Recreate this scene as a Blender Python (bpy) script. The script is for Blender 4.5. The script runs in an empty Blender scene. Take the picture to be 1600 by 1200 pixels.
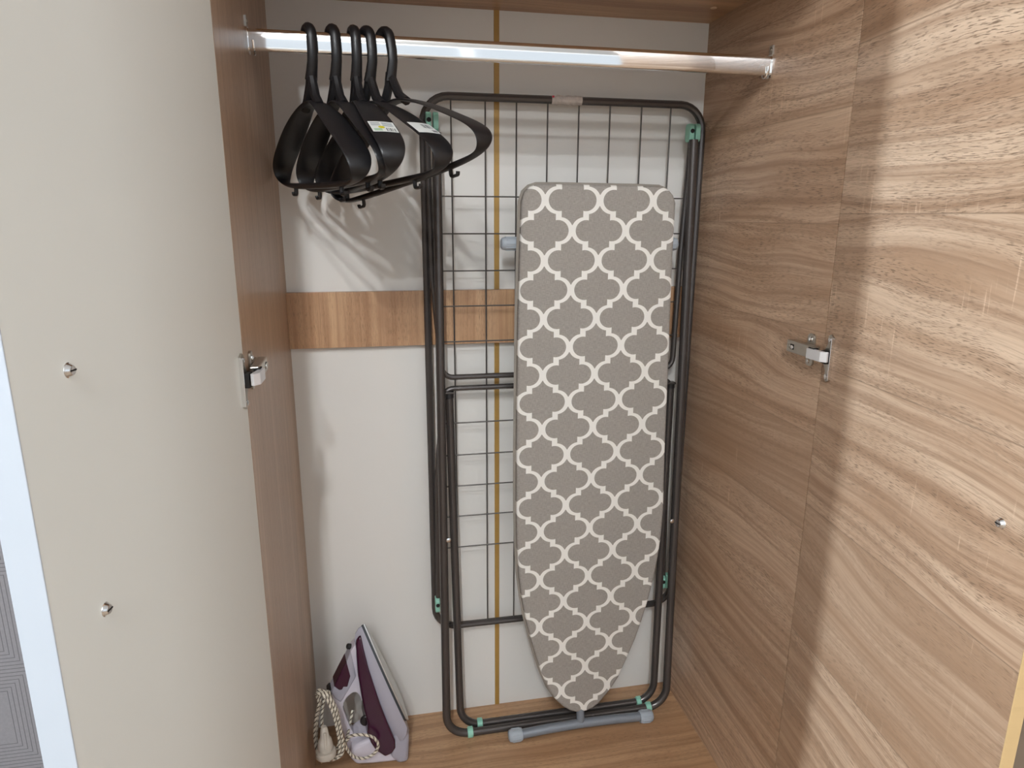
import bpy, bmesh, math, random
from mathutils import Vector, Matrix
random.seed(4)
scene = bpy.context.scene
C = scene.collection
PI = math.pi

# ------------------------------------------------------------------ camera
CAMP = (0.1775, -1.4216, 1.1727)
YAW, PITCH, ROLL, FPX = 0.1959, -0.2424, 0.0046, 1061.6
def cam_axes():
    cy, sy, cp, sp = math.cos(YAW), math.sin(YAW), math.cos(PITCH), math.sin(PITCH)
    f = Vector((sy*cp, cy*cp, sp)); r = Vector((cy, -sy, 0)); u = r.cross(f)
    cr, sr = math.cos(ROLL), math.sin(ROLL)
    return r*cr + u*sr, u*cr - r*sr, f
AR, AU, AF = cam_axes()
cd = bpy.data.cameras.new('camera'); cam = bpy.data.objects.new('camera', cd); C.objects.link(cam)
cd.sensor_width = 36; cd.sensor_fit = 'HORIZONTAL'; cd.lens = FPX/1600*36; cd.clip_start = 0.02
M = Matrix((AR, AU, -AF)).transposed().to_4x4(); M.translation = Vector(CAMP)
cam.matrix_world = M
scene.camera = cam

# ------------------------------------------------------------------ light
scene.view_settings.view_transform = 'Standard'
scene.view_settings.look = 'None'
scene.view_settings.exposure = 0.0
scene.view_settings.gamma = 1.0
scene.view_settings.use_curve_mapping = False
wd = bpy.data.worlds.new('world'); scene.world = wd; wd.use_nodes = True
bg = wd.node_tree.nodes['Background']; bg.inputs[0].default_value = (0.75, 0.85, 1.0, 1); bg.inputs[1].default_value = 0.25

def area(name, loc, target, size, power, col, sy=None, spread=None):
    l = bpy.data.lights.new(name, 'AREA'); l.energy = power; l.color = col
    l.shape = 'RECTANGLE' if sy else 'DISK'; l.size = size
    if sy: l.size_y = sy
    if spread: l.spread = spread
    o = bpy.data.objects.new(name, l); C.objects.link(o); o.location = loc
    o.rotation_euler = (Vector(target)-Vector(loc)).to_track_quat('-Z', 'Y').to_euler()
    return o
WINX, WINZ, WINW, WINH = 0.9, 1.75, 3.2, 1.6
area('window_daylight', (WINX, -4.42, WINZ), (WINX, 0, WINZ), WINW, 12.5, (0.84, 0.93, 1.0), WINH)
LWY, LWZ, LWW, LWH = -2.15, 1.4, 0.12, 1.9        # narrow gap of daylight in the left wall
area('gap_daylight', (-3.36, LWY, LWZ), (0, LWY, LWZ), LWW, 175, (0.74, 0.88, 1.0), LWH)
RWY, RWZ, RWW, RWH = -2.3, 1.5, 1.6, 1.5          # unseen wide fill in the right wall, added to brighten the left door
area('side_fill', (3.96, RWY, RWZ), (0, RWY, RWZ), RWW, 58, (0.92, 0.96, 1.0), RWH)
LAMPS = [(-0.16, -2.65, 2.55, 66), (-0.32, -3.55, 2.55, 76), (-0.10, -2.25, 2.55, 33)]
for x, y, z, pw in LAMPS:
    l = bpy.data.lights.new('ceiling_bulb', 'POINT'); l.energy = pw; l.color = (0.94, 0.97, 1.0); l.shadow_soft_size = .035
    o = bpy.data.objects.new('ceiling_bulb', l); C.objects.link(o); o.location = (x, y, z-.02)

# ------------------------------------------------------------------ helpers
def at(x, y, Y):
    d = AR*((x-800)/FPX) - AU*((y-600)/FPX) + AF
    t = (Y-CAMP[1])/d.y
    return Vector(CAMP) + d*t
def at_z(x, y, Z):
    d = AR*((x-800)/FPX) - AU*((y-600)/FPX) + AF
    t = (Z-CAMP[2])/d.z
    return Vector(CAMP) + d*t

def obj(name, bm, mat, parent=None, smooth=False, bevel=0, seg=2, ang=35):
    me = bpy.data.meshes.new(name)
    bmesh.ops.recalc_face_normals(bm, faces=bm.faces[:])
    bm.to_mesh(me); bm.free()
    o = bpy.data.objects.new(name, me); C.objects.link(o)
    if mat: me.materials.append(mat)
    if smooth:
        for p in me.polygons: p.use_smooth = True
        me.set_sharp_from_angle(angle=math.radians(ang))
    if bevel:
        b = o.modifiers.new('bevel', 'BEVEL'); b.width = bevel; b.segments = seg; b.limit_method = 'ANGLE'
        b.angle_limit = math.radians(30); b.harden_normals = False
    if parent: o.parent = parent
    return o
def empty(name, loc=(0, 0, 0), rot=(0, 0, 0), parent=None):
    o = bpy.data.objects.new(name, None); C.objects.link(o); o.location = loc; o.rotation_euler = rot
    o.empty_display_size = 0.05
    if parent: o.parent = parent
    return o
def tag(o, label, cat, group=None):
    o['label'] = label; o['category'] = cat
    if group: o['group'] = group
    return o
def struct(o): o['kind'] = 'structure'; return o

def box(bm, a, b):
    x0, y0, z0 = a; x1, y1, z1 = b
    v = [bm.verts.new(p) for p in ((x0,y0,z0),(x1,y0,z0),(x1,y1,z0),(x0,y1,z0),(x0,y0,z1),(x1,y0,z1),(x1,y1,z1),(x0,y1,z1))]
    for f in ((0,3,2,1),(4,5,6,7),(0,1,5,4),(1,2,6,5),(2,3,7,6),(3,0,4,7)): bm.faces.new([v[i] for i in f])
    return bm
def boxb(a, b): return box(bmesh.new(), a, b)
def tube(bm, pts, r, n=10, closed=False, caps=True, rad=None, flat=None):
    """round (or elliptical) tube along points; flat = (normal vector, ratio)"""
    pts = [Vector(p) for p in pts]; m = len(pts); rings = []
    prev = None
    for i, p in enumerate(pts):
        if closed: t = pts[(i+1) % m]-pts[i-1]
        else: t = pts[min(i+1, m-1)]-pts[max(i-1, 0)]
        t.normalize()
        if flat: up = Vector(flat[0])
        else: up = prev if prev is not None else (Vector((0,0,1)) if abs(t.z) < .9 else Vector((1,0,0)))
        s = t.cross(up); s.normalize(); u = s.cross(t); u.normalize(); prev = u
        rr = rad[i] if rad else r
        k = flat[1] if flat else 1
        rings.append([bm.verts.new(p + (s*math.cos(2*PI*j/n) + u*k*math.sin(2*PI*j/n))*rr) for j in range(n)])
    for i in range(m if closed else m-1):
        A, B = rings[i], rings[(i+1) % m]
        for j in range(n): bm.faces.new((A[j], A[(j+1) % n], B[(j+1) % n], B[j]))
    if not closed and caps:
        bm.faces.new(rings[0][::-1]); bm.faces.new(rings[-1])
    return bm
def tubeb(*a, **k): return tube(bmesh.new(), *a, **k)
def rounded(pts, rads, seg=7, closed=True):
    """replace corners of a polyline by arcs (quadratic)"""
    pts = [Vector(p) for p in pts]; out = []; m = len(pts)
    for i, p in enumerate(pts):
        r = rads[i] if isinstance(rads, (list, tuple)) else rads
        if (not closed and i in (0, m-1)) or r == 0: out.append(p); continue
        a = pts[i-1]; b = pts[(i+1) % m]
        d1 = (a-p).normalized(); d2 = (b-p).normalized()
        ang = d1.angle(d2); half = ang/2
        L = min(r/math.tan(half), (a-p).length*.49, (b-p).length*.49); rr = L*math.tan(half)
        cen = p + (d1+d2).normalized()*(rr/math.sin(half))
        s = p+d1*L-cen; e = p+d2*L-cen
        tot = s.angle(e); ax = s.cross(e).normalized()
        for k in range(seg+1):
            out.append(cen + Matrix.Rotation(tot*k/seg, 3, ax) @ s)
    return out
def prism(bm, poly, d0, d1, f):
    """poly: 2D points; f(a,b,d)->3D"""
    A = [bm.verts.new(f(a, b, d0)) for a, b in poly]; B = [bm.verts.new(f(a, b, d1)) for a, b in poly]
    n = len(poly)
    bm.faces.new(A[::-1]); bm.faces.new(B)
    for i in range(n): bm.faces.new((A[i], A[(i+1) % n], B[(i+1) % n], B[i]))
    return bm
def lathe(bm, prof, org, axis, n=16):
    axis = Vector(axis).normalized(); s = axis.orthogonal().normalized(); u = axis.cross(s); org = Vector(org)
    rings = []
    for r, h in prof:
        if r < 1e-6: rings.append([bm.verts.new(org+axis*h)])
        else: rings.append([bm.verts.new(org+axis*h+(s*math.cos(2*PI*j/n)+u*math.sin(2*PI*j/n))*r) for j in range(n)])
    for A, B in zip(rings, rings[1:]):
        for j in range(n):
            if len(A) == 1: bm.faces.new((A[0], B[j], B[(j+1) % n]))
            elif len(B) == 1: bm.faces.new((A[j], A[(j+1) % n], B[0]))
            else: bm.faces.new((A[j], A[(j+1) % n], B[(j+1) % n], B[j]))
    return bm
def latheb(*a, **k): return lathe(bmesh.new(), *a, **k)

# ------------------------------------------------------------------ materials
def srgb(r, g, b):
    f = lambda c: ((c/255+.055)/1.055)**2.4 if c/255 > .04045 else c/255/12.92
    return (f(r), f(g), f(b), 1)
class NT:
    def __init__(s, name, rough=.5, metal=0, spec=None):
        s.m = bpy.data.materials.new(name); s.m.use_nodes = True; s.t = s.m.node_tree
        s.b = s.t.nodes['Principled BSDF']; s.b.inputs['Roughness'].default_value = rough; s.b.inputs['Metallic'].default_value = metal
        if spec is not None: s.b.inputs['Specular IOR Level'].default_value = spec
    def n(s, ty, **kw):
        nd = s.t.nodes.new(ty)
        for k, v in kw.items(): setattr(nd, k, v)
        return nd
    def link(s, a, b): s.t.links.new(a, b)
    def setin(s, sock, v):
        if isinstance(v, bpy.types.NodeSocket): s.link(v, sock)
        else: sock.default_value = v
    def math(s, op, a, b=None, c=None, clamp=False):
        nd = s.n('ShaderNodeMath', operation=op); nd.use_clamp = clamp
        s.setin(nd.inputs[0], a)
        if b is not None: s.setin(nd.inputs[1], b)
        if c is not None: s.setin(nd.inputs[2], c)
        return nd.outputs[0]
    def coords(s):
        tc = s.n('ShaderNodeTexCoord'); sp = s.n('ShaderNodeSeparateXYZ'); s.link(tc.outputs['Object'], sp.inputs[0])
        return sp.outputs[0], sp.outputs[1], sp.outputs[2]
    def vec(s, x, y, z):
        c = s.n('ShaderNodeCombineXYZ')
        for i, v in enumerate((x, y, z)): s.setin(c.inputs[i], v)
        return c.outputs[0]
    def noise(s, v, scale=1, detail=3, rough=.55, dist=0):
        nd = s.n('ShaderNodeTexNoise'); s.link(v, nd.inputs['Vector']); nd.inputs['Scale'].default_value = scale
        nd.inputs['Detail'].default_value = detail; nd.inputs['Roughness'].default_value = rough; nd.inputs['Distortion'].default_value = dist
        return nd.outputs['Fac']
    def ramp(s, v, lo, hi, a=0., b=1.):
        nd = s.n('ShaderNodeMapRange'); nd.interpolation_type = 'SMOOTHSTEP'; s.setin(nd.inputs[0], v)
        for i, q in enumerate((lo, hi, a, b)): nd.inputs[i+1].default_value = q
        return nd.outputs[0]
    def mix(s, f, a, b):
        nd = s.n('ShaderNodeMix', data_type='RGBA'); s.setin(nd.inputs[0], f); s.setin(nd.inputs[6], a); s.setin(nd.inputs[7], b)
        return nd.outputs[2]
    def color(s, c): s.setin(s.b.inputs['Base Color'], c)
    def bump(s, h, strength=.2, dist=.001):
        nd = s.n('ShaderNodeBump'); nd.inputs['Strength'].default_value = strength; nd.inputs['Distance'].default_value = dist
        s.link(h, nd.inputs['Height']); s.link(nd.outputs[0], s.b.inputs['Normal'])
def plain(name, col, rough=.5, metal=0, spec=None, var=.06, scale=40):
    m = NT(name, rough, metal, spec); tc = m.n('ShaderNodeTexCoord')
    f = m.noise(tc.outputs['Object'], scale, 3)
    d = tuple(c*(1-var) for c in col[:3])+(1,); l = tuple(min(1, c*(1+var)) for c in col[:3])+(1,)
    m.color(m.mix(f, d, l)); return m.m
def wood(name, grain, across, light, mid, dark, plank=0.0, pz=1.165, seed=0.0, wave=1.0, pores=1.0, saw=0.5, rough=.36):
    """oak decor board; grain / across: 0,1,2 axis of the object coordinates"""
    m = NT(name, rough, 0, .5); co = m.coords()
    u, v = co[grain], co[across]; w = co[3-grain-across]
    if plank:
        pv = m.math('ADD', m.math('DIVIDE', m.math('ADD', co[across], -pz), plank), 40.0)
        pid = m.math('FLOOR', pv)
        wn = m.n('ShaderNodeTexWhiteNoise', noise_dimensions='1D'); m.link(pid, wn.inputs['W']); rnd = wn.outputs['Value']
        off = m.math('MULTIPLY', rnd, 9.0)
        edge = m.math('ABSOLUTE', m.math('SUBTRACT', m.math('FRACT', pv), .5))
        joint = m.ramp(edge, .4945, .4985)
    else:
        off = 0.0; rnd = None; joint = None
    u2 = m.math('ADD', m.math('ADD', u, off), seed)
    warp = m.noise(m.vec(m.math('MULTIPLY', u2, 1.7), m.math('MULTIPLY', v, 4.0), off), 1, 1.5)
    v2 = m.math('ADD', v, m.math('MULTIPLY', m.math('SUBTRACT', warp, .5), .075*wave))
    tone = m.noise(m.vec(m.math('MULTIPLY', u2, 1.6), m.math('MULTIPLY', v2, 17), off), 1, 4, .6)
    rings = m.noise(m.vec(m.math('MULTIPLY', u2, .9), m.math('MULTIPLY', v2, 75), off), 1, 3, .65)
    pn = m.noise(m.vec(m.math('MULTIPLY', u2, 75), m.math('MULTIPLY', v2, 1000), off), 1, 2, .5)
    pm = m.noise(m.vec(m.math('MULTIPLY', u2, 5), m.math('MULTIPLY', v2, 24), 3.3), 1, 3)
    pore = m.math('MULTIPLY', m.ramp(pn, .52, .66), m.ramp(pm, .30, .60))
    c = m.mix(m.ramp(tone, .28, .72), dark, light)
    c = m.mix(m.math('MULTIPLY', m.ramp(rings, .40, .68), .75), c, mid)
    if saw:
        sn = m.noise(m.vec(m.math('MULTIPLY', u2, 190), m.math('MULTIPLY', v, 9), off), 1, 2)
        sm = m.noise(m.vec(m.math('MULTIPLY', u2, 4.5), m.math('MULTIPLY', v, 9), 8.1), 1, 1)
        sl = m.math('MULTIPLY', m.ramp(sn, .6, .72), m.ramp(sm, .56, .68))
        c = m.mix(m.math('MULTIPLY', sl, saw), c, tuple(min(1, q*1.28) for q in light[:3])+(1,))
    pd = tuple(q*.42 for q in dark[:3])+(1,)
    c = m.mix(m.math('MULTIPLY', pore, .85*pores), c, pd)
    st = m.noise(m.vec(m.math('MULTIPLY', u2, 16), m.math('MULTIPLY', v2, 420), off), 1, 2, .5)
    c = m.mix(m.math('MULTIPLY', m.ramp(st, .52, .70), .42*pores), c, tuple(q*.72 for q in dark[:3])+(1,))
    if joint is not None:
        c = m.mix(m.math('MULTIPLY', m.math('SUBTRACT', rnd, .2), .75, clamp=True), c, tuple(q*.82 for q in dark[:3])+(1,))
        c = m.mix(m.math('MULTIPLY', joint, .55), c, pd)
    m.color(c); m.bump(m.math('MULTIPLY', pore, -1.0), .25, .0006)
    return m.m
OAK = (srgb(213,184,157), srgb(150,116,90), srgb(172,138,110))
OAKW = (srgb(200,163,126), srgb(150,112,80), srgb(168,128,94))
mat_oak_side = wood('oak_side', 1, 2, *OAK, plank=.168, pz=1.163, seed=1.3, wave=1.5)
mat_oak_door = wood('oak_door', 0, 2, *OAK, plank=.235, pz=1.178, seed=4.1, wave=1.6)
mat_oak_left = wood('oak_left', 2, 1, srgb(196,168,144), srgb(166,138,114), srgb(178,149,124), seed=2.2, wave=.4, pores=.45, saw=0)
mat_oak_rail = wood('oak_rail', 2, 0, srgb(206,168,130), srgb(160,118,84), srgb(178,138,104), seed=.4, wave=.3, pores=.7, saw=0)
mat_oak_bottom = wood('oak_bottom', 0, 1, *OAKW, seed=3.2, wave=1.4, pores=.7, saw=0)
mat_oak_shelf = wood('oak_shelf', 0, 1, *OAKW, seed=6.2, wave=.8, pores=.5, saw=0)
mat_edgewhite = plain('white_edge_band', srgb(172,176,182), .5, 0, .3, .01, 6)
mat_edge = wood('oak_edge', 2, 0, srgb(206,176,128), srgb(178,146,100), srgb(190,158,112), seed=5.5, wave=.3, pores=.4, saw=0)
mat_cream = plain('cream_laminate', srgb(222,221,214), .38, 0, .4, .015, 6)
mat_white = plain('white_gloss', srgb(238,240,243), .25, 0, .5, .01, 6)
mat_back = plain('white_hardboard', srgb(228,226,221), .42, 0, .35, .015, 5)
mat_gold = plain('gold_profile', srgb(178,140,74), .4, .15, .5, .08, 60)
mat_chrome = plain('chrome', (.86,.85,.84,1), .06, 1, None, .01, 5)
mat_nickel = plain('nickel', (.50,.47,.42,1), .28, 1, None, .1, 90)
mat_bright = plain('bright_nickel', (.86,.86,.86,1), .16, 1, None, .04, 90)
mat_link = plain('satin_link', (.86,.87,.90,1), .38, .6, None, .02, 30)
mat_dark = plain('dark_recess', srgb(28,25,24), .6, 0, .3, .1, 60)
mat_black = plain('black_plastic', srgb(26,25,27), .42, 0, .5, .2, 120)
mat_tube = plain('grey_lacquered_tube', srgb(84,79,77), .27, .5, .5, .06, 40)
mat_wire = plain('grey_lacquered_wire', srgb(86,82,79), .4, .3, .5, .05, 40)
mat_mint = plain('mint_plastic', srgb(150,206,186), .45, 0, .4, .05, 80)
mat_tape = plain('clear_tape', srgb(186,176,168), .3, 0, .6, .3, 160)
mat_red = plain('red_ink', srgb(190,40,60), .5)
mat_footbar = plain('foot_tube_grey', srgb(128,134,142), .35, .2, .5, .05, 60)
mat_cap = plain('foot_cap_grey', srgb(166,174,182), .5, 0, .4, .05, 60)
mat_hem = plain('cover_hem', srgb(150,143,134), .9, 0, .1, .08, 200)
mat_iron_grey = plain('iron_lilac_grey', srgb(170,168,180), .35, 0, .5, .03, 30)
mat_iron_white = plain('iron_white', srgb(214,209,220), .3, 0, .5, .02, 30)
mat_purple = plain('iron_purple', srgb(56,15,43), .22, 0, .6, .12, 30)
mat_sole = plain('iron_sole', (.62,.62,.61,1), .32, .8, None, .1, 150)
mat_gasket = plain('iron_gasket', srgb(52,58,62), .5)
mat_plug = plain('plug_plastic', srgb(196,188,176), .5, 0, .4, .04, 60)
mat_room = plain('room_paint', srgb(205,203,200), .9, 0, .2, .01, 4)
mat_roomfloor = plain('room_floor_vinyl', srgb(150,130,110), .6, 0, .3, .1, 10)
mat_lampglass = NT('lamp_glass', .5).m

def cord_mat():
    m = NT('braided_cord', .85, 0, .2)
    uv = m.n('ShaderNodeTexCoord'); sp = m.n('ShaderNodeSeparateXYZ'); m.link(uv.outputs['UV'], sp.inputs[0])
    a = m.math('SINE', m.math('ADD', m.math('MULTIPLY', sp.outputs[0], 560), m.math('MULTIPLY', sp.outputs[1], 2*PI*2)))
    m.color(m.mix(m.ramp(a, .25, .75), srgb(222,214,198), srgb(104,94,84)))
    m.bump(a, .5, .001)
    return m.m
mat_cord = cord_mat()

def wallpaper():
    m = NT('grey_line_wallpaper', .75, 0, .2); x, y, z = m.coords()
    TW, TH = .36, .2385
    fx = m.math('MULTIPLY', m.math('FRACT', m.math('DIVIDE', m.math('ADD', x, .59+TW*20), TW)), TW)
    fz = m.math('MULTIPLY', m.math('FRACT', m.math('DIVIDE', m.math('ADD', z, .014+TH*20), TH)), TH)
    dx = m.math('MINIMUM', fx, m.math('SUBTRACT', TW, fx)); dz = m.math('MINIMUM', fz, m.math('SUBTRACT', TH, fz))
    d = m.math('MINIMUM', dx, dz)
    st = m.math('ABSOLUTE', m.math('SUBTRACT', m.math('FRACT', m.math('DIVIDE', d, .0088)), .5))
    ln = m.math('MULTIPLY', m.ramp(st, .36, .46), m.math('LESS_THAN', d, .057))
    g = m.noise(m.vec(x, y, z), 160, 3)
    base = m.mix(g, srgb(116,112,113), srgb(132,128,129))
    m.color(m.mix(m.math('MULTIPLY', ln, .75), base, srgb(76,72,74)))
    return m.m
mat_paper = wallpaper()

def trellis():
    m = NT('trellis_cotton', .92, 0, .15); x, y, z = m.coords()
    P, Q = .1092, .1142
    res = None
    for k in (0, 1):
        # centre-relative, normalised
        uu = m.math('SUBTRACT', m.math('FRACT', m.math('ADD', m.math('DIVIDE', x, P), 20.5+.5*k)), .5)
        vv = m.math('SUBTRACT', m.math('FRACT', m.math('ADD', m.math('DIVIDE', z, Q), 20.5+.5*k)), .5)
        au = m.math('ABSOLUTE', uu); av = m.math('ABSOLUTE', vv)
        a = m.math('MULTIPLY', au, 315.); b = m.math('MULTIPLY', av, 330.)
        l1 = m.math('SUBTRACT', a, 77.)
        l2 = m.math('ADD', m.math('MULTIPLY', l1, l1), m.math('MULTIPLY', m.math('MULTIPLY', b, b), 1.06))
        # lobe only outwards of its own centre line, the body inwards
        lobe = m.math('LESS_THAN', l2, 60.*60.)
        mid = m.math('MULTIPLY', m.math('LESS_THAN', a, 62.), m.math('LESS_THAN', b, 134.))
        c1 = m.math('SUBTRACT', a, 70.); c2 = m.math('SUBTRACT', b, 166.)
        out = m.math('GREATER_THAN', m.math('ADD', m.math('MULTIPLY', c1, c1), m.math('MULTIPLY', c2, c2)), 75.*75.)
        s = m.math('MAXIMUM', lobe, m.math('MULTIPLY', mid, out))
        res = s if res is None else m.math('MAXIMUM', res, s)
    wv = m.noise(m.vec(m.math('MULTIPLY', x, 900), y, m.math('MULTIPLY', z, 120)), 1, 2)
    wh = m.noise(m.vec(m.math('MULTIPLY', x, 120), y, m.math('MULTIPLY', z, 900)), 1, 2)
    weave = m.math('MULTIPLY', m.math('ADD', wv, wh), .5)
    grey = m.mix(m.ramp(weave, .3, .7), srgb(143,137,131), srgb(168,162,155))
    m.color(m.mix(res, srgb(238,235,229), grey)); m.bump(weave, .25, .0006)
    return m.m
mat_trellis = trellis()

def tag_mat(kind):
    m = NT('price_label_print_'+kind, .5, 0, .3)
    tc = m.n('ShaderNodeTexCoord'); sp = m.n('ShaderNodeSeparateXYZ'); m.link(tc.outputs['UV'], sp.inputs[0]); u, v = sp.outputs[0], sp.outputs[1]
    def rect(x0, x1, y0, y1):
        a = m.math('MULTIPLY', m.math('GREATER_THAN', u, x0), m.math('LESS_THAN', u, x1))
        b = m.math('MULTIPLY', m.math('GREATER_THAN', v, y0), m.math('LESS_THAN', v, y1))
        return m.math('MULTIPLY', a, b)
    c = srgb(226,228,224)
    bars = m.math('GREATER_THAN', m.math('SINE', m.math('ADD', m.math('MULTIPLY', u, 130.), m.math('MULTIPLY', m.math('SINE', m.math('MULTIPLY', u, 47.)), 2.))), 0.)
    if kind == 'care':
        rows = m.math('GREATER_THAN', m.math('SINE', m.math('MULTIPLY', v, 60.)), .1)
        c = m.mix(m.math('MULTIPLY', rect(.06,.42,.55,.92), m.math('MULTIPLY', rows, .7)), c, srgb(70,84,104))
        c = m.mix(m.math('MULTIPLY', rect(.5,.92,.5,.95), m.math('MULTIPLY', rows, .8)), c, srgb(90,110,130))
        c = m.mix(m.math('MULTIPLY', rect(.55,.95,.06,.36), m.math('MULTIPLY', bars, .85)), c, srgb(40,42,48))
        du = m.math('SUBTRACT', u, .42); dv = m.math('SUBTRACT', v, .42)
        dot = m.math('LESS_THAN', m.math('ADD', m.math('MULTIPLY', du, du), m.math('MULTIPLY', dv, dv)), .016)
        c = m.mix(rect(.08,.4,.08,.3), c, srgb(170,200,170)); c = m.mix(dot, c, srgb(214,200,40))
    else:
        c = m.mix(m.math('MULTIPLY', rect(.45,.9,.45,.85), bars), c, srgb(40,42,48))
        c = m.mix(m.math('MULTIPLY', rect(.72,.95,.1,.3), .8), c, srgb(60,62,66))
    m.color(c); return m.m

# ------------------------------------------------------------------ room shell
W, H, D = 0.868, 1.557, 0.487
RX0, RX1, RY0, RY1, RZ0, RZ1 = -3.4, 4.0, -4.5, 0.03, -0.10, 2.65
struct(obj('floor', boxb((RX0,RY0,RZ0-.05), (RX1,RY1,RZ0)), mat_roomfloor))
struct(obj('ceiling', boxb((RX0,RY0,RZ1), (RX1,RY1,RZ1+.05)), mat_room))
struct(obj('wall_back', boxb((RX0,RY1,RZ0), (RX1,RY1+.05,RZ1)), mat_paper))
def side_wall(name, x0, x1, wy, wz, ww, wh):
    bm = bmesh.new(); a, b, c, d = wy-ww/2-.02, wy+ww/2+.02, wz-wh/2-.02, wz+wh/2+.02
    box(bm, (x0,RY0,RZ0), (x1,a,RZ1)); box(bm, (x0,b,RZ0), (x1,RY1,RZ1)); box(bm, (x0,a,RZ0), (x1,b,c)); box(bm, (x0,a,d), (x1,b,RZ1))
    struct(obj(name, bm, mat_room))
    return a, b, c, d
def window_frame(name, x0, x1, a, b, c, d, t):
    bm = bmesh.new()
    for p, q in (((a,c),(b,c+t)), ((a,d-t),(b,d)), ((a,c),(a+t,d)), ((b-t,c),(b,d))): box(bm, (x0,p[0],p[1]), (x1,q[0],q[1]))
    struct(obj(name, bm, mat_white))
window_frame('window_2', RX0-.05, RX0-.005, *side_wall('wall_left', RX0-.05, RX0, LWY, LWZ, LWW, LWH), .02)
window_frame('side_fill_frame', RX1+.005, RX1+.05, *side_wall('wall_right', RX1, RX1+.05, RWY, RWZ, RWW, RWH), .02)  # right wall opening and frame added around the unseen fill light
bm = bmesh.new()
wx0, wx1, wz0, wz1 = WINX-WINW/2-.03, WINX+WINW/2+.03, WINZ-WINH/2-.03, WINZ+WINH/2+.03
box(bm, (RX0,RY0-.05,RZ0), (wx0,RY0,RZ1)); box(bm, (wx1,RY0-.05,RZ0), (RX1,RY0,RZ1))
box(bm, (wx0,RY0-.05,RZ0), (wx1,RY0,wz0)); box(bm, (wx0,RY0-.05,wz1), (wx1,RY0,RZ1))
struct(obj('wall_front', bm, mat_room))
bm = bmesh.new()
for a, b in (((wx0,wz0),(wx1,wz0+.05)), ((wx0,wz1-.05),(wx1,wz1)), ((wx0,wz0),(wx0+.05,wz1)), ((wx1-.05,wz0),(wx1,wz1)), ((WINX-.03,wz0),(WINX+.03,wz1))):
    box(bm, (a[0],RY0-.05,a[1]), (b[0],RY0-.01,b[1]))
struct(obj('window_1', bm, mat_white))

# ------------------------------------------------------------------ wardrobe carcass
T = .016; TOP = 2.0; DR = .478
wr = tag(empty('wardrobe', (0, 0, 0)), 'open oak wardrobe with cream left door and wood-grain right door, seen from inside', 'wardrobe')
obj('side_panel', boxb((-T,-D,-.08), (0,0.002,TOP)), mat_oak_left, wr, bevel=.0006)
obj('side_panel', boxb((W,-DR,-.08), (W+T,0.002,TOP)), mat_oak_side, wr)
obj('bottom_panel', boxb((0,-D,-T), (W,0,0)), mat_oak_bottom, wr)
obj('plinth', boxb((0,-D+.03,-.08), (W,-D+.046,-T)), mat_oak_bottom, wr)
obj('shelf', boxb((0,-D+.012,H), (W,0,H+T)), mat_oak_shelf, wr, bevel=.0006)
obj('top_panel', boxb((0,-D,TOP-T), (W,0,TOP)), mat_oak_shelf, wr)
XG = .4258
obj('back_panel', boxb((-T,0,-.08), (XG-.001,.004,TOP)), mat_back, wr)
obj('back_panel', boxb((XG+.001,0,-.08), (W+T,.004,TOP)), mat_back, wr)
bm = bmesh.new(); prism(bm, [(-.0055,0),(-.0045,-.0016),(.0045,-.0016),(.0055,0)], 0, H, lambda a,b,d: (XG+a, b, d))
obj('joint_strip', bm, mat_gold, wr)
obj('back_rail', boxb((0,-.016,.9102), (W,0,1.0227)), mat_oak_rail, wr, bevel=.0005)
o = obj('cover_cap', latheb([(.0001,0),(.0062,0),(.0058,.0012),(.0,.0016)], (.825,-.103,H), (0,0,-1)), plain('cap_beige', srgb(216,190,160), .5), wr, smooth=True)
# hanging rail : oval chrome tube 30 x 15 mm in two flanges
RY, RZ = -.25, 1.428
def oval(hw, hh, n=24):
    # stadium-like oval, flat front and back faces
    o = []
    for k in range(n):
        a = 2*PI*k/n; c, s = math.cos(a), math.sin(a)
        o.append((hw*math.copysign(abs(c)**.3, c), hh*math.copysign(abs(s)**.8, s)))
    return o
bm = bmesh.new(); prism(bm, oval(.0072,.0155), .002, W-.002, lambda a,b,d: (d, RY+a, RZ+b))
rail = obj('hanging_rail', bm, mat_chrome, wr, smooth=True, ang=60)
for s, x in ((1, 0), (-1, W)):
    bm = bmesh.new(); prism(bm, oval(.0105,.019), 0, s*.004, lambda a,b,d: (x+d, RY+a, RZ+b-.001))
    fl = obj('rail_flange', bm, mat_chrome, wr, smooth=True, ang=50)
    bm = boxb((min(x,x+s*.003), RY-.005, RZ+.016), (max(x,x+s*.003), RY+.005, RZ+.033))
    lathe(bm, [(.0001,.0),(.0032,0),(.003,.0015),(0,.002)], (x+s*.003, RY, RZ+.026), (s,0,0), 10)
    obj('flange_tab', bm, mat_nickel, fl)
    # cradle lip below the tube end
    bm = bmesh.new(); pts = [(x+s*.001, RY+.0105*math.cos(a), RZ-.002+.0185*math.sin(a)) for a in [PI+PI*k/12 for k in range(13)]]
    tube(bm, [Vector(p)+Vector((s*.010,0,0)) for p in pts], .0014, 6); obj('flange_lip', bm, mat_chrome, fl, smooth=True)

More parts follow.
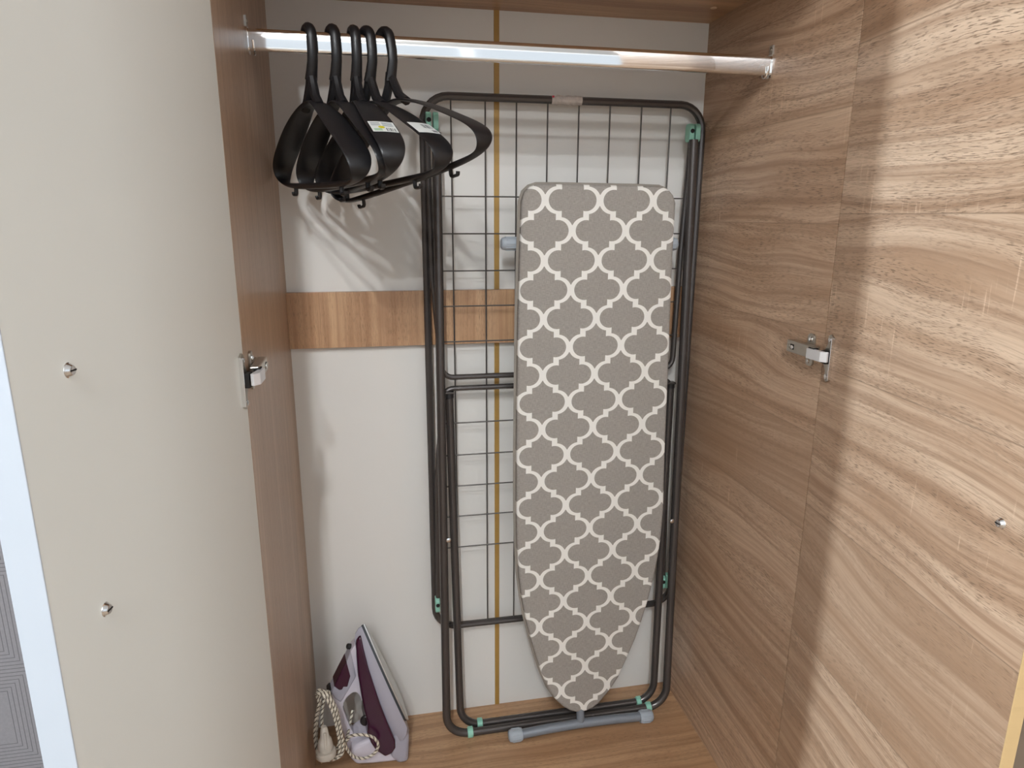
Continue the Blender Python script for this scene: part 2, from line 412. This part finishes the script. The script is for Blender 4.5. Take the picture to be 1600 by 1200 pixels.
# ------------------------------------------------------------------ doors
DZ0, DZ1 = -.06, 1.98
def make_door(hx, sgn, deg, inner, outer, edge, lab, DT=.016, hy=-.4885, DW=.432):
    """door local frame: +x runs from hinge edge to free edge, inner face at y=0, body on +y (away from camera axis side)"""
    th = math.radians(deg)
    d = Vector((sgn*math.sin(th), -math.cos(th), 0))         # hinge -> free
    out = Vector((sgn*math.cos(th), math.sin(th), 0))        # inner face -> outer face
    Mx = Matrix((d, out, Vector((0,0,1)))).transposed().to_4x4(); Mx.translation = Vector((hx, hy, 0))
    def part(name, bm, mat, parent=None, **k):
        o = obj(name, bm, mat, parent, **k)
        return o
    bm = boxb((.001, 0, DZ0), (DW-.0012, DT-.001, DZ1))
    o = obj('door', bm, inner, wr); o.matrix_world = Mx
    o['label'] = lab
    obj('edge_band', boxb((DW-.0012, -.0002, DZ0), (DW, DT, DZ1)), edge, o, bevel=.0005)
    obj('outer_face', boxb((.001, DT-.001, DZ0), (DW-.0012, DT, DZ1)), outer, o)
    return o, Mx
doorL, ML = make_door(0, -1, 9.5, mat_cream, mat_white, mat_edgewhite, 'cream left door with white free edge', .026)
doorR, MR = make_door(W, 1, -6, mat_oak_door, mat_white, mat_edge, 'wood-grain right door', .016, -.4792, .441)
def handle_screw(door, s, z):
    bm = latheb([(0,0),(.0062,0),(.0062,.0006),(.0052,.0014),(.0046,.0032),(.0036,.0042),(0,.0045)], (s,0,z), (0,-1,0), 18)
    o = obj('handle_screw', bm, mat_bright, door, smooth=True, ang=40)
    obj('screw_slot', boxb((s-.0038,-.0047,z-.0006), (s+.0038,-.0043,z+.0006)), mat_dark, door)
for z in (1.055, .847): handle_screw(doorL, .367, z)
for z in (1.055, .853): handle_screw(doorR, .384, z)

def hinge(px, sgn, door, Mx, lab, zc=.963, ds=0.):
    """concealed hinge: mounting plate on the side panel, arm, link and cup flange on the door"""
    h = empty('hinge', (px, 0, 0), parent=wr)
    h['label'] = lab
    X = lambda n: sgn*n
    def bx(name, y0, y1, z0, z1, n0, n1, mat, bev=.0008):
        a, b = sorted((X(n0), X(n1)))
        return obj(name, boxb((a, y0, zc+z0), (b, y1, zc+z1)), mat, h, bevel=bev)
    bm = bmesh.new()
    poly = rounded([(-.458,-.026,0),(-.440,-.026,0),(-.440,-.010,0),(-.405,-.010,0),(-.405,.010,0),(-.440,.010,0),(-.440,.027,0),(-.458,.027,0)], [.006,.006,0,.002,.002,0,.006,.006], 4)
    prism(bm, [(p.x,p.y) for p in poly], 0, X(.0035), lambda a,b,d: (d, a, zc+b))
    obj('mounting_plate', bm, mat_nickel, h, bevel=.0006)
    for z in (.018, -.018):
        obj('screw', latheb([(0,.0035),(.0042,.0035),(.004,.005),(.0025,.0058),(.0022,.005),(0,.005)], (0,-.449,zc+z), (sgn,0,0), 14), mat_bright, h, smooth=True)
    bx('arm', -.476, -.404, -.0095, .0105, .004, .0165, mat_nickel, .0015)
    bx('arm_slot', -.425, -.415, -.004, .005, .0158, .0168, mat_dark, 0)
    obj('screw', latheb([(0,.0165),(.0036,.0165),(.0034,.018),(0,.0184)], (0,-.4205,zc), (sgn,0,0), 12), mat_bright, h, smooth=True)
    obj('screw', latheb([(0,.0165),(.0036,.0165),(.0034,.018),(0,.0184)], (0,-.410,zc), (sgn,0,0), 12), mat_nickel, h, smooth=True)
    bm = bmesh.new(); prism(bm, [(-.506,.010),(-.467,.0175),(-.467,.0225),(-.500,.0215),(-.508,.014)], -.0085, .0075, lambda a,b,d: (X(b), a, zc+d))
    obj('link', bm, mat_link, h, bevel=.0006)
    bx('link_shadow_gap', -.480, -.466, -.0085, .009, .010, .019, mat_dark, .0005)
    # cup flange, lying on the door face (door frame coordinates s, z, n)
    def dp(s, z, n): return (Mx @ Vector((s+ds, -n, z))) - Vector((px, 0, 0))
    prof = [(.006,-.038),(.012,-.0415),(.0185,-.038),(.0185,.030),(.0125,.0345),(.006,.031),(.006,.018),(.0005,.009),(.0005,-.016),(.006,-.024)]
    bm = bmesh.new(); prism(bm, prof, 0.0002, .0035, lambda a,b,d: dp(a, zc+b, d))
    obj('cup_flange', bm, mat_nickel, h, bevel=.0008)
    bm = bmesh.new(); prism(bm, [(.0178,-.037),(.0196,-.037),(.0196,.029),(.0178,.029)], .0002, .0058, lambda a,b,d: dp(a, zc+b, d))
    obj('flange_rim', bm, mat_bright, h, bevel=.0006)
    bm = bmesh.new(); prism(bm, [(.001,-.012),(.016,-.012),(.016,.008),(.001,.008)], .0035, .011, lambda a,b,d: dp(a, zc+b, d))
    obj('cup', bm, mat_dark, h, bevel=.001)
    for z in (.0255, -.0325):
        c = Vector(dp(.0115, zc+z, .0035)); ax = Vector(dp(.0115, zc+z, .01))-c
        obj('screw', latheb([(0,0),(.004,0),(.0036,.0014),(.002,.0018),(0,.0012)], c, ax, 14), mat_bright, h, smooth=True)
    return h
hinge(W, -1, doorR, MR, 'nickel hinge on the right panel', ds=.009)
hinge(0, 1, doorL, ML, 'nickel hinge on the left panel')

# ------------------------------------------------------------------ drying rack
rk = tag(empty('drying_rack', (.56, -.06, 0)), 'folded grey metal clothes drying rack with mint green clips leaning on back wall', 'drying rack')
RO = Vector((.56, -.06, 0))
def rtube(name, pts, r, mat=None, closed=False, parent=None, n=10):
    return obj(name, tubeb([Vector(p)-RO for p in pts], r, n, closed), mat or mat_tube, parent or rk, smooth=True)
XL, XR, ZB, ZT, YM = .277, .853, .252, 1.395, -.030
rtube('frame', rounded([(XL,YM,ZB),(XR,YM,ZB),(XR,YM,ZT),(XL,YM,ZT)], .05), .0078, closed=True)
w0 = None
for x in (.331,.398,.460,.523,.587,.652,.719,.782):
    rtube('wire', [(x,YM,ZB),(x,YM,ZT)], .0016, mat_wire, n=6)
YW = -.0465
def wing(z_h, z_e, wires):
    s = 1 if z_e > z_h else -1
    f = rtube('wing', rounded([(.283,YW,z_h),(.2875,YW,z_h+s*.3),(.303,YW,z_e),(.812,YW,z_e),(.815,YW,z_h+s*.25),(.823,YW,z_h)], [0,.3,.025,.025,.3,0], closed=False), .0058)
    for z in wires:
        k = abs(z-z_h)
        rtube('wire', [(.295,YW,z),(.820,YW,z)], .0015, mat_wire, parent=f, n=6)
wing(1.345, .846, (1.2096,1.138,1.065,.994,.921))
wing(.322, .822, (.746,.674,.603,.532,.458))
def leg(top_z, ytop, ybot, xl_t, xl_b, xr_t, xr_b, r, clips, rc):
    zb = r+.001
    pts = rounded([(xl_t,ytop,top_z),(xl_b,ybot,zb),(xr_b,ybot,zb),(xr_t,ytop,top_z)], [0,rc,rc,0], 9, closed=False)
    o = rtube('leg_frame', pts, r, n=12)
    for x in clips:
        bm = bmesh.new(); c = Vector((x,ybot,zb))-RO
        prof = []
        tube(bm, [c+Vector((-.0065,0,0)), c+Vector((-.0055,0,0)), c+Vector((.0055,0,0)), c+Vector((.0065,0,0))], r, 14, rad=[r+.0012,r+.0024,r+.0024,r+.0012])
        box(bm, (c.x-.0055, c.y-.004, c.z+r), (c.x+.0055, c.y+.004, c.z+r+.0045))
        obj('foot_clip', bm, mat_mint, o, smooth=True, ang=40)
    return o
l1 = leg(1.325, -.058, -.0935, .300, .292, .823, .829, .0092, (.346,.783), .05)
l2 = leg(.808, -.050, -.0695, .316, .327, .809, .806, .0088, (.372,.767), .05)
for x in (.316, .809):
    obj('end_cap', tubeb([Vector((x,-.050,.803))-RO, Vector((x,-.050,.813))-RO], .0098, 12), mat_black, l2, smooth=True)
    bm = boxb((x-.016-RO.x, -.058-RO.y, .812), (x+.010-RO.x, -.042-RO.y, .8165)); obj('bracket', bm, mat_tube, l2, bevel=.001)
for x, y in ((.305,-.080), (.817,-.080)):
    zz = .497
    obj('rivet', latheb([(.0001,0),(.0055,0),(.005,.002),(.0025,.0032),(0,.0035)], Vector((x,y-.006,zz))-RO, (0,-1,0), 12), mat_bright, rk, smooth=True)
# wing hinges of mint plastic
for x, z in ((.293,1.345),(.826,1.339),(.288,.322),(.826,.322)):
    s = 1 if x < .5 else -1
    bm = bmesh.new()
    for dx in (-.0065, .0065):
        poly = rounded([(-.012,-.018,0),(.012,-.018,0),(.012,.018,0),(-.012,.018,0)], .009, 5)
        prism(bm, [(p.x,p.y) for p in poly], -.005, .005, lambda a,b,d: (x+dx*1.05+d-RO.x, -.046+a-RO.y, z+b))
    hg = obj('wing_hinge', bm, mat_mint, rk, bevel=.0015)
    obj('hinge_pin', latheb([(0,0),(.0045,0),(.004,.0015),(0,.002)], Vector((x-.0065,-.058,z+.003))-RO, (0,-1,0), 10), mat_dark, hg)
# torn clear tape wrapped round the top bar
bm = bmesh.new(); pts = []; rr = []
for k in range(15):
    pts.append(Vector((.530+.0044*k, YM, ZT+random.uniform(-.0008,.0008)))-RO); rr.append(.0086+random.uniform(0,.0012))
tube(bm, pts, .009, 12, rad=rr)
tp = obj('tape', bm, mat_tape, rk, smooth=True, ang=20)
obj('tape_print', boxb((.5295-RO.x, YM-.0102-RO.y, ZT+.003), (.5335-RO.x, YM-.0088-RO.y, ZT+.0065)), mat_red, tp)

# ------------------------------------------------------------------ ironing board
ib = tag(empty('ironing_board', (.6, -.12, 0)), 'ironing board with taupe and white trellis cover standing nose down on grey foot', 'ironing board')
IO = Vector((.6, -.12, 0))
lean = math.atan2(.008, 1.18)
outl = [(.603,1.2315),(.530,1.232),(.484,1.2315),(.470,1.227),(.459,1.217),(.4535,1.2),(.4505,1.098),(.448,.974),(.447,.845),(.446,.709),(.4465,.567),(.4485,.49),(.4525,.418),(.4595,.36),(.469,.307),(.4805,.256),(.4935,.208),(.508,.162),(.524,.121),(.5405,.093),(.558,.073),(.574,.060),(.590,.0535),(.602,.052),(.616,.053),(.631,.0585),(.645,.069),(.667,.096),(.690,.132),(.708,.178),(.727,.227),(.741,.275),(.753,.322),(.764,.376),(.772,.432),(.7765,.487),(.778,.545),(.7755,.62),(.7735,.689),(.771,.831),(.768,.966),(.7655,1.098),(.7655,1.199),(.7595,1.214),(.749,1.2245),(.735,1.230),(.670,1.2312)]
def fy(z): return -.120-(1.23-z)*math.tan(lean)
def ring(bm, inset, dy, pts=outl):
    n = len(pts); vs = []
    for i, (x, z) in enumerate(pts):
        a = Vector(pts[i-1]); b = Vector(pts[(i+1) % n]); t = (b-a).normalized(); nrm = Vector((-t.y, t.x))
        cx, cz = .6-x, .75-z
        if nrm.x*cx+nrm.y*cz < 0: nrm = -nrm
        q = Vector((x, z))+nrm*inset
        vs.append(bm.verts.new((q.x-IO.x, fy(q.y)+dy-IO.y, q.y)))
    return vs
bm = bmesh.new()
rs = [ring(bm, .006, 0), ring(bm, .0015, .0015), ring(bm, 0, .005), ring(bm, 0, .014), ring(bm, .002, .017), ring(bm, .02, .0175)]
for A, B in zip(rs, rs[1:]):
    for i in range(len(A)): bm.faces.new((A[i], A[(i+1) % len(A)], B[(i+1) % len(A)], B[i]))
bm.faces.new(rs[0]); bm.faces.new(rs[-1])
top = obj('cover', bm, mat_trellis, None, smooth=True, ang=50)
# object origin where a white crossing between the printed shapes sits, so the print lines up with the board
org = Vector((.4985-.5*.1092-IO.x, 0, 1.2025))
top.data.transform(Matrix.Translation(-org)); top.location = org; top.parent = ib
bm = bmesh.new()
hr = [ring(bm, .001, .0165), ring(bm, -.0045, .019), ring(bm, -.003, .0225), ring(bm, .012, .0225)]
for A, B in zip(hr, hr[1:]):
    for i in range(len(A)): bm.faces.new((A[i], A[(i+1) % len(A)], B[(i+1) % len(A)], B[i]))
bm.faces.new(hr[-1])
obj('cover_hem', bm, mat_hem, ib, smooth=True)
def itube(name, pts, r, mat, parent=None, n=12): return obj(name, tubeb([Vector(p)-IO for p in pts], r, n), mat, parent or ib, smooth=True)
def foot(pts, caps, r):
    f = itube('foot_bar', pts, r, mat_footbar)
    for p, q in caps:
        p = Vector(p); q = Vector(q); d = (q-p)
        bm = bmesh.new(); n = 20; rr = r+.0035
        tube(bm, [p-IO, p+d*.08-IO, p+d*.75-IO, p+d*.93-IO, q-IO], rr, n, rad=[rr*.93, rr, rr, rr*.88, rr*.62])
        c = obj('foot_cap', bm, mat_cap, f, smooth=True, ang=50)
        for k in range(n//2):
            a = 2*PI*k/(n//2); dd = d.normalized(); s = dd.cross(Vector((0,0,1))).normalized(); u = s.cross(dd)
            off = (s*math.cos(a)+u*math.sin(a))*(rr+.0002)
            tube(bmg := bmesh.new(), [p+d*.15+off-IO, p+d*.72+off-IO], .0011, 6)
            if k == 0: allr = bmg
            else:
                me = bpy.data.meshes.new('t'); bmg.to_mesh(me); allr.from_mesh(me); bpy.data.meshes.remove(me); bmg.free()
        obj('cap_ribs', allr, mat_cap, f, smooth=True)
    return f
FY = -.126
foot([(.445,FY,.0135),(.52,FY,.0185),(.60,FY,.021),(.68,FY,.0195),(.765,FY,.0155)], [((.462,FY,.0145),(.430,FY,.0135)), ((.748,FY,.0155),(.781,FY,.0145))], .0108)
foot([(.43,-.0862,1.12),(.60,-.0862,1.12),(.775,-.0862,1.118)], [((.452,-.0862,1.12),(.419,-.0862,1.12)), ((.760,-.0862,1.118),(.788,-.0862,1.118))], .0095)
itube('leg', [(.602,FY,.021),(.602,-.1185,.06),(.602,-.092,.16),(.602,-.0875,.75)], .0095, mat_footbar)
for x in (.575, .628): itube('leg', [(x,-.0862,1.12),(x,-.088,.45),(x,-.094,.42)], .0075, mat_footbar)

# ------------------------------------------------------------------ hangers
def hanger(loc, yaw, tilt, label, roll=0, tagkind=None, near=1, name='clothes_hanger', aopen=True):
    """local frame: u = x (along the shoulders, +x is the near end), thickness = y, z up from the top of the rod"""
    e = empty(name, loc, (roll, tilt, yaw)); tag(e, label, 'clothes hanger', 'black plastic clothes hangers on the chrome rail')
    # hook : flat thick strand round the rod
    pts = []; rad = []
    for k in range(13):
        a = math.radians(-65+ k*(245/12.)) ; pts.append(Vector((.0155*math.cos(PI-a), 0, -.0135+.0165*math.sin(PI-a)+ (0)))); rad.append(.0042+.0022*min(1, k/5))
    # pts go from the open tip (-x side) over the top to +x side
    pts += [Vector((.0165,0,-.030)), Vector((.0145,0,-.046)), Vector((.008,0,-.060)), Vector((.002,0,-.072))]; rad += [.0064,.0064,.0068,.0076]
    obj('hook', tubeb(pts, .005, 10, rad=rad, flat=((0,1,0), 1.25)), mat_black, e, smooth=True)
    # yoke legs
    bm = bmesh.new()
    for s in (-1, 1):
        tube(bm, [(.003,0,-.060), (.003+s*.007,0,-.078), (s*.019,0,-.098), (s*.036,0,-.112)], .006, 8, rad=[.0062,.0064,.0068,.007], flat=((0,1,0), 1.15))
    obj('yoke', bm, mat_black, e, smooth=True)
    # shoulder - end loop - bar : closed band, half thickness h, half width w
    path = []
    def add(u, z, w, h=.0018): path.append((u, z, w, h))
    half = [(0,-.103,.012,.0035),(.03,-.108,.016,.003),(.065,-.121,.021,.0026),(.10,-.138,.0245,.0022),(.135,-.157,.0255,.002),(.165,-.174,.025,.002),(.182,-.185,.024,.002),
            (.193,-.195,.022,.002),(.1975,-.205,.019,.002),(.1945,-.215,.015,.002),(.184,-.2225,.0095,.0024),(.16,-.2265,.0075,.004),(.11,-.2285,.0065,.0052),(.05,-.229,.0065,.0052),(0,-.229,.0065,.0052)]
    loop = half[:-1] + [(-u, z, w, h) for u, z, w, h in half[::-1][:-1]]
    bm = bmesh.new(); rings = []; n = len(loop)
    for i, (u, z, w, h) in enumerate(loop):
        a = loop[i-1]; b = loop[(i+1) % n]; t = Vector((b[0]-a[0], 0, b[1]-a[1])).normalized(); nn = Vector((t.z, 0, -t.x))
        c = Vector((u, 0, z))
        bow = nn*(-w*.16)   # band is slightly arched across its width
        sec = [c+nn*h+Vector((0,-w*.55,0)), c+nn*h+Vector((0,w*.55,0)), c+nn*h+bow*-1*0+Vector((0,w,0))*1.0 - nn*h*1.2, c-nn*h+Vector((0,w*.5,0)), c-nn*h+Vector((0,-w*.5,0)), c+nn*h+Vector((0,-w,0)) - nn*h*1.2]
        rings.append([bm.verts.new(p) for p in sec])
    for i in range(n):
        A, B = rings[i], rings[(i+1) % n]
        for j in range(6): bm.faces.new((A[j], A[(j+1) % 6], B[(j+1) % 6], B[j]))
    fr = obj('shoulder_frame', bm, mat_black, e, smooth=True, ang=60)
    ss = fr.modifiers.new('smooth', 'SUBSURF'); ss.levels = 1; ss.render_levels = 2
    # little strap hooks under the bar and small ribs
    for s in (-1, 1):
        bm = tubeb(rounded([(s*.118,0,-.224),(s*.118,0,-.243),(s*.133,0,-.243),(s*.134,0,-.238)], [0,.004,.003,0], 4, closed=False), .0024, 8, flat=((0,1,0), 1.5))
        obj('strap_hook', bm, mat_black, e, smooth=True)
    if tagkind:
        bm = bmesh.new(); uvl = bm.loops.layers.uv.new()
        L = [(.135,-.157),(.151,-.1660),(.167,-.1752)]
        rows = []
        for k, (u, z) in enumerate(L): rows.append([bm.verts.new((u, y, z+.0032 - (0.0006 if abs(y) > .014 else 0))) for y in (-.018,-.006,.006,.018)])
        for a in range(2):
            for b in range(3):
                f = bm.faces.new((rows[a][b], rows[a][b+1], rows[a+1][b+1], rows[a+1][b]))
                for lp, (uu, vv) in zip(f.loops, (((b)/3, 1-a/2), ((b+1)/3, 1-a/2), ((b+1)/3, 1-(a+1)/2), (b/3, 1-(a+1)/2))): lp[uvl].uv = (uu, vv)
        o = obj('price_label', bm, tag_mat(tagkind), e); o['label'] = 'white printed paper label'
        so = o.modifiers.new('t', 'SOLIDIFY'); so.thickness = .0003
    return e
HT = 1.4475
def yaw_to(dx, dy): return math.atan2(dy, dx)
HANG = [  # hook x, near-end offset, tilt, label
    (.091, (.074,-.187), .02, 0, None, 'leftmost black plastic clothes hanger, nearest the left wardrobe panel'),
    (.126, (.072,-.188), -.03, 0, None, 'second black plastic clothes hanger from the left wardrobe panel, plain without label'),
    (.158, (.047,-.195), -.05, 0, 'care', 'middle black plastic clothes hanger with colourful printed label on its shoulder'),
    (.177, (.095,-.178), -.06, 0, 'price', 'black plastic clothes hanger with white barcode label, fourth from the left panel'),
    (.204, (.112,-.167), -.17, 0, None, 'rightmost black plastic clothes hanger, turned outwards over the drying rack'),
]
for x, off, tilt, roll, tk, lab in HANG:
    hanger((x, RY, HT), yaw_to(*off), tilt, lab, roll, tk)

# ------------------------------------------------------------------ steam iron
ir = tag(empty('steam_iron', (.16, -.11, 0)), 'white and purple steam iron standing upright on its heel in the corner', 'iron')
IY = -.098
S0 = Vector((.199, IY, .104)); RI = Matrix.Rotation(math.radians(9), 3, 'Z'); TA = RI @ Vector((-.321,0,.947)); AA = RI @ Vector((-.947,0,-.321)); BA = RI @ Vector((0,1,0))
IRO = Vector((.16,-.11,0))
def ip(a, t, b): return S0+AA*a+TA*t+BA*b-IRO
def hw(t, B=.052, L=.243, r0=.0):
    k = max(0., min(1., (t-.03)/(L-.03)))
    return max(.0012, B*(1-k**1.9))
def foot_ring(bm, a, B, L, t0, n=13, rear=.02):
    """iron footprint at height a above the sole"""
    pts = []
    ts = [t0+(L-t0)*k/(n-1) for k in range(n)]
    side = []
    for t in ts:
        b = hw(t, B, L)
        if t < t0+rear:
            q = (t0+rear-t)/rear; b = b*math.sqrt(max(0,1-q*q*.55))
        side.append((t, b))
    for t, b in side: pts.append(bm.verts.new(ip(a, t, -b)))
    for t, b in side[::-1]: pts.append(bm.verts.new(ip(a, t, b)))
    return pts
def loft(levels, mat, name, par=ir, **k):
    bm = bmesh.new(); rs = [foot_ring(bm, *l) for l in levels]
    for A, B in zip(rs, rs[1:]):
        for i in range(len(A)): bm.faces.new((A[i], A[(i+1) % len(A)], B[(i+1) % len(A)], B[i]))
    bm.faces.new(rs[0][::-1]); bm.faces.new(rs[-1])
    return obj(name, bm, mat, par, smooth=True, **k)
sole = loft([(0,.050,.240,-.004),(.001,.052,.2425,-.006),(.0035,.052,.2425,-.006)], mat_sole, 'soleplate', ang=30)
loft([(.0035,.0505,.241,-.005),(.0085,.0505,.241,-.005)], mat_gasket, 'gasket', sole)
loft([(.0085,.0525,.240,-.030),(.016,.053,.238,-.045),(.026,.052,.230,-.055),(.036,.048,.212,-.055),(.050,.038,.185,-.04)], mat_iron_grey, 'skirt', ang=40)
def slab(name, poly, wfun, mat, par=ir, bev=.003, seg=3):
    bm = bmesh.new()
    A = [bm.verts.new(ip(a, t, -wfun(a, t))) for a, t in poly]; B = [bm.verts.new(ip(a, t, wfun(a, t))) for a, t in poly]
    n = len(poly); bm.faces.new(A[::-1]); bm.faces.new(B)
    for i in range(n): bm.faces.new((A[i], A[(i+1) % n], B[(i+1) % n], B[i]))
    return obj(name, bm, mat, par, smooth=True, bevel=bev, seg=seg, ang=40)
# heel that the iron stands on
slab('heel', [(.009,-.020),(.018,-.055),(.038,-.0945),(.060,-.086),(.075,-.078),(.108,-.062),(.138,-.045),(.143,-.020),(.128,.000),(.095,.002),(.05,.005)], lambda a, t: .041-.10*max(0,a-.08), mat_iron_white, bev=.008, seg=4)
slab('heel_guard', [(.0088,-.012),(.012,-.035),(.037,-.0955),(.058,-.088),(.066,-.06),(.040,-.010)], lambda a, t: .0485, mat_iron_grey, bev=.008, seg=4)
slab('water_tank', [(.016,.226),(.026,.222),(.033,.213),(.043,.187),(.054,.154),(.064,.115),(.073,.075),(.077,.047),(.088,.022),(.090,-.005),(.088,-.028),(.076,-.054),(.060,-.052),(.048,-.041),(.042,-.022),(.040,.03),(.037,.079),(.033,.12),(.029,.159),(.022,.20)],
     lambda a, t: hw(t, .0535, .236)*(1-.25*max(0,(a-.03))/.06)+.0035, mat_purple, bev=.004, seg=3)
# handle : bridge from the nose over to the heel, with an opening for the fingers
outer = [(.034,.214),(.047,.206),(.062,.189),(.085,.168),(.107,.147),(.119,.137),(.125,.103),(.130,.062),(.136,.022),(.142,-.022),(.118,-.028),(.092,-.012),(.078,.035),(.066,.075),(.055,.128),(.045,.170)]
inner = [(.074,.106),(.076,.108),(.080,.110),(.086,.110),(.097,.106),(.107,.098),(.113,.086),(.116,.055),(.117,.030),(.117,.012),(.106,.004),(.092,.006),(.083,.030),(.075,.056),(.072,.080),(.072,.098)]
bm = bmesh.new(); n = len(outer)
def hwid(a, t): return .0145-.03*max(0, .05-a)/.05*.2
rings = [[bm.verts.new(ip(a, t, s*hwid(a,t))) for a, t in lst] for lst in (outer, inner) for s in (-1, 1)]
for i in range(n):
    j = (i+1) % n; o0, o1, i0, i1 = rings
    bm.faces.new((o0[i], o0[j], i0[j], i0[i])); bm.faces.new((o1[i], i1[i], i1[j], o1[j]))
    bm.faces.new((o0[i], o1[i], o1[j], o0[j])); bm.faces.new((i0[i], i0[j], i1[j], i1[i]))
hd = obj('handle', bm, mat_iron_white, ir, smooth=True, bevel=.004, seg=3)
slab('grip_panel', [(.0475,.2055),(.063,.1895),(.1075,.148),(.1195,.138),(.1185,.118),(.111,.103),(.086,.122),(.060,.144)], lambda a, t: .016, mat_iron_grey, hd, .003)
slab('grip_inlay', [(.064,.189),(.086,.169),(.1085,.148),(.103,.134),(.097,.131),(.092,.136),(.085,.131),(.078,.141),(.070,.152)], lambda a, t: .0169, mat_purple, hd, .002)
obj('spray_button', latheb([(0,-.004),(.006,-.004),(.006,.003),(.004,.005),(0,.006)], ip(.049,.209,0), -(TA*-.6+AA*-.8), 14), mat_black, ir, smooth=True)
slab('rear_knob', [(.117,.143),(.127,.139),(.129,.128),(.122,.122),(.115,.130)], lambda a, t: .014, mat_black, ir, .003)
obj('thermostat_dial', latheb([(0,0),(.013,0),(.013,.004),(.011,.006),(0,.006)], ip(.082,.03,-.012), (0,-1,0), 18), mat_black, ir, smooth=True)

# cord : braided, coiled at the left of the iron, with plug
def cord(name, pts, r=.0031, closed=False, parent=None):
    cu = [Vector(p) for p in pts]; P = []
    m = len(cu)
    for i in range(m if closed else m-1):
        g = lambda k: cu[k % m] if closed else cu[max(0, min(m-1, k))]
        p0, p1, p2, p3 = g(i-1), g(i), g(i+1), g(i+2)
        for k in range(8):
            t = k/8; P.append(.5*((2*p1)+(p2-p0)*t+(2*p0-5*p1+4*p2-p3)*t*t+(3*p1-p0-3*p2+p3)*t**3))
    if not closed: P.append(cu[-1])
    bm = bmesh.new(); uvl = bm.loops.layers.uv.new(); n = 8; prev = None; rings = []; ln = [0]
    for i, p in enumerate(P):
        if closed: t = P[(i+1) % len(P)]-P[i-1]
        else: t = P[min(i+1, len(P)-1)]-P[max(i-1, 0)]
        t.normalize(); up = prev or (Vector((0,0,1)) if abs(t.z) < .9 else Vector((1,0,0)))
        s = t.cross(up).normalized(); u = s.cross(t).normalized(); prev = u
        rings.append([bm.verts.new(p-IRO+(s*math.cos(2*PI*j/n)+u*math.sin(2*PI*j/n))*r) for j in range(n)])
        if i: ln.append(ln[-1]+(P[i]-P[i-1]).length)
    for i in range(len(P)-1 + (1 if closed else 0)):
        A, B = rings[i], rings[(i+1) % len(P)]
        for j in range(n):
            f = bm.faces.new((A[j], A[(j+1) % n], B[(j+1) % n], B[j]))
            l0, l1_ = ln[i], ln[i+1] if i+1 < len(ln) else ln[i]+.005
            for lp, uv in zip(f.loops, ((l0,j/n),(l0,(j+1)/n),(l1_,(j+1)/n),(l1_,j/n))): lp[uvl].uv = uv
    if not closed: bm.faces.new(rings[0][::-1]); bm.faces.new(rings[-1])
    return obj(name, bm, mat_cord, parent or ir, smooth=True)
def A3(lst): return [at(x, y, Y) for x, y, Y in lst]
def lift(P): return [Vector((max(p.x,.0045), p.y, max(p.z, .0036))) for p in P]
# front loop lying before the heel
cord('power_cord', lift(A3([(551,1110,-.10),(545,1140,-.13),(541,1158,-.165),(548,1150,-.175),(566,1148,-.175),(583,1152,-.172),(591,1164,-.170),(584,1178,-.168),(567,1185,-.168),(551,1181,-.170),(541,1168,-.176),(535,1152,-.18),(531,1132,-.183),(527,1112,-.185),(519,1094,-.185),(509,1083,-.18),(500,1078,-.17)])))
# coil wound up beside the handle
for k, (dx, dy) in enumerate(((0,0),(3,3),(-2,5))):
    cord('cord_coil', lift(A3([(497+dx,1079+dy,-.175-.004*k),(510+dx,1084+dy,-.183-.004*k),(521+dx,1105+dy,-.187-.004*k),(529+dx,1135+dy,-.187-.004*k),(533+dx,1160+dy,-.186-.004*k),(530+dx,1180,-.186-.005*k),(514,1188,-.186-.006*k),(498,1180,-.182-.006*k),(493+dx*.4,1150+dy,-.178-.004*k),(494+dx*.4,1120+dy,-.172-.004*k),(499+dx*.4,1095+dy,-.17-.004*k)])), closed=True)
cord('cord_coil', lift(A3([(512,1080,-.16),(505,1100,-.165),(503,1130,-.17),(508,1160,-.175),(520,1175,-.178),(530,1160,-.178),(528,1130,-.175),(520,1100,-.165)])), closed=True)
pl = empty('plug', (0,0,0), parent=ir)
pc = at(509, 1164, -.205)
bm = bmesh.new()
P0, P1 = at(506,1135,-.200)-IRO, at(509,1172,-.207)-IRO
dv = P1-P0
tube(bm, [P0, P0+dv*.12, P0+dv*.45, P0+dv*.55, P0+dv*.85, P1], .01, 12, rad=[.005,.0075,.0095,.0135,.016,.0135])
obj('plug_body', bm, mat_plug, pl, smooth=True, ang=50)
bm = bmesh.new(); ax = dv.normalized()
lathe(bm, [(0,-.004),(.0195,-.004),(.0205,0),(.0205,.007),(.0185,.010),(0,.010)], P1+ax*.004, ax, 22)
obj('plug_flange', bm, mat_plug, pl, smooth=True, ang=40)
obj('plug_rib', tubeb([P0+dv*.15+Vector((.002,-.009,0)), P0+dv*.75+Vector((.002,-.0155,0))], .0028, 8), mat_plug, pl, smooth=True)
for s in (-1, 1):
    q = P1+ax*.014+Vector((s*.0095,0,0)); obj('plug_pin', tubeb([q, q+ax*.012], .0024, 10), mat_bright, pl, smooth=True)
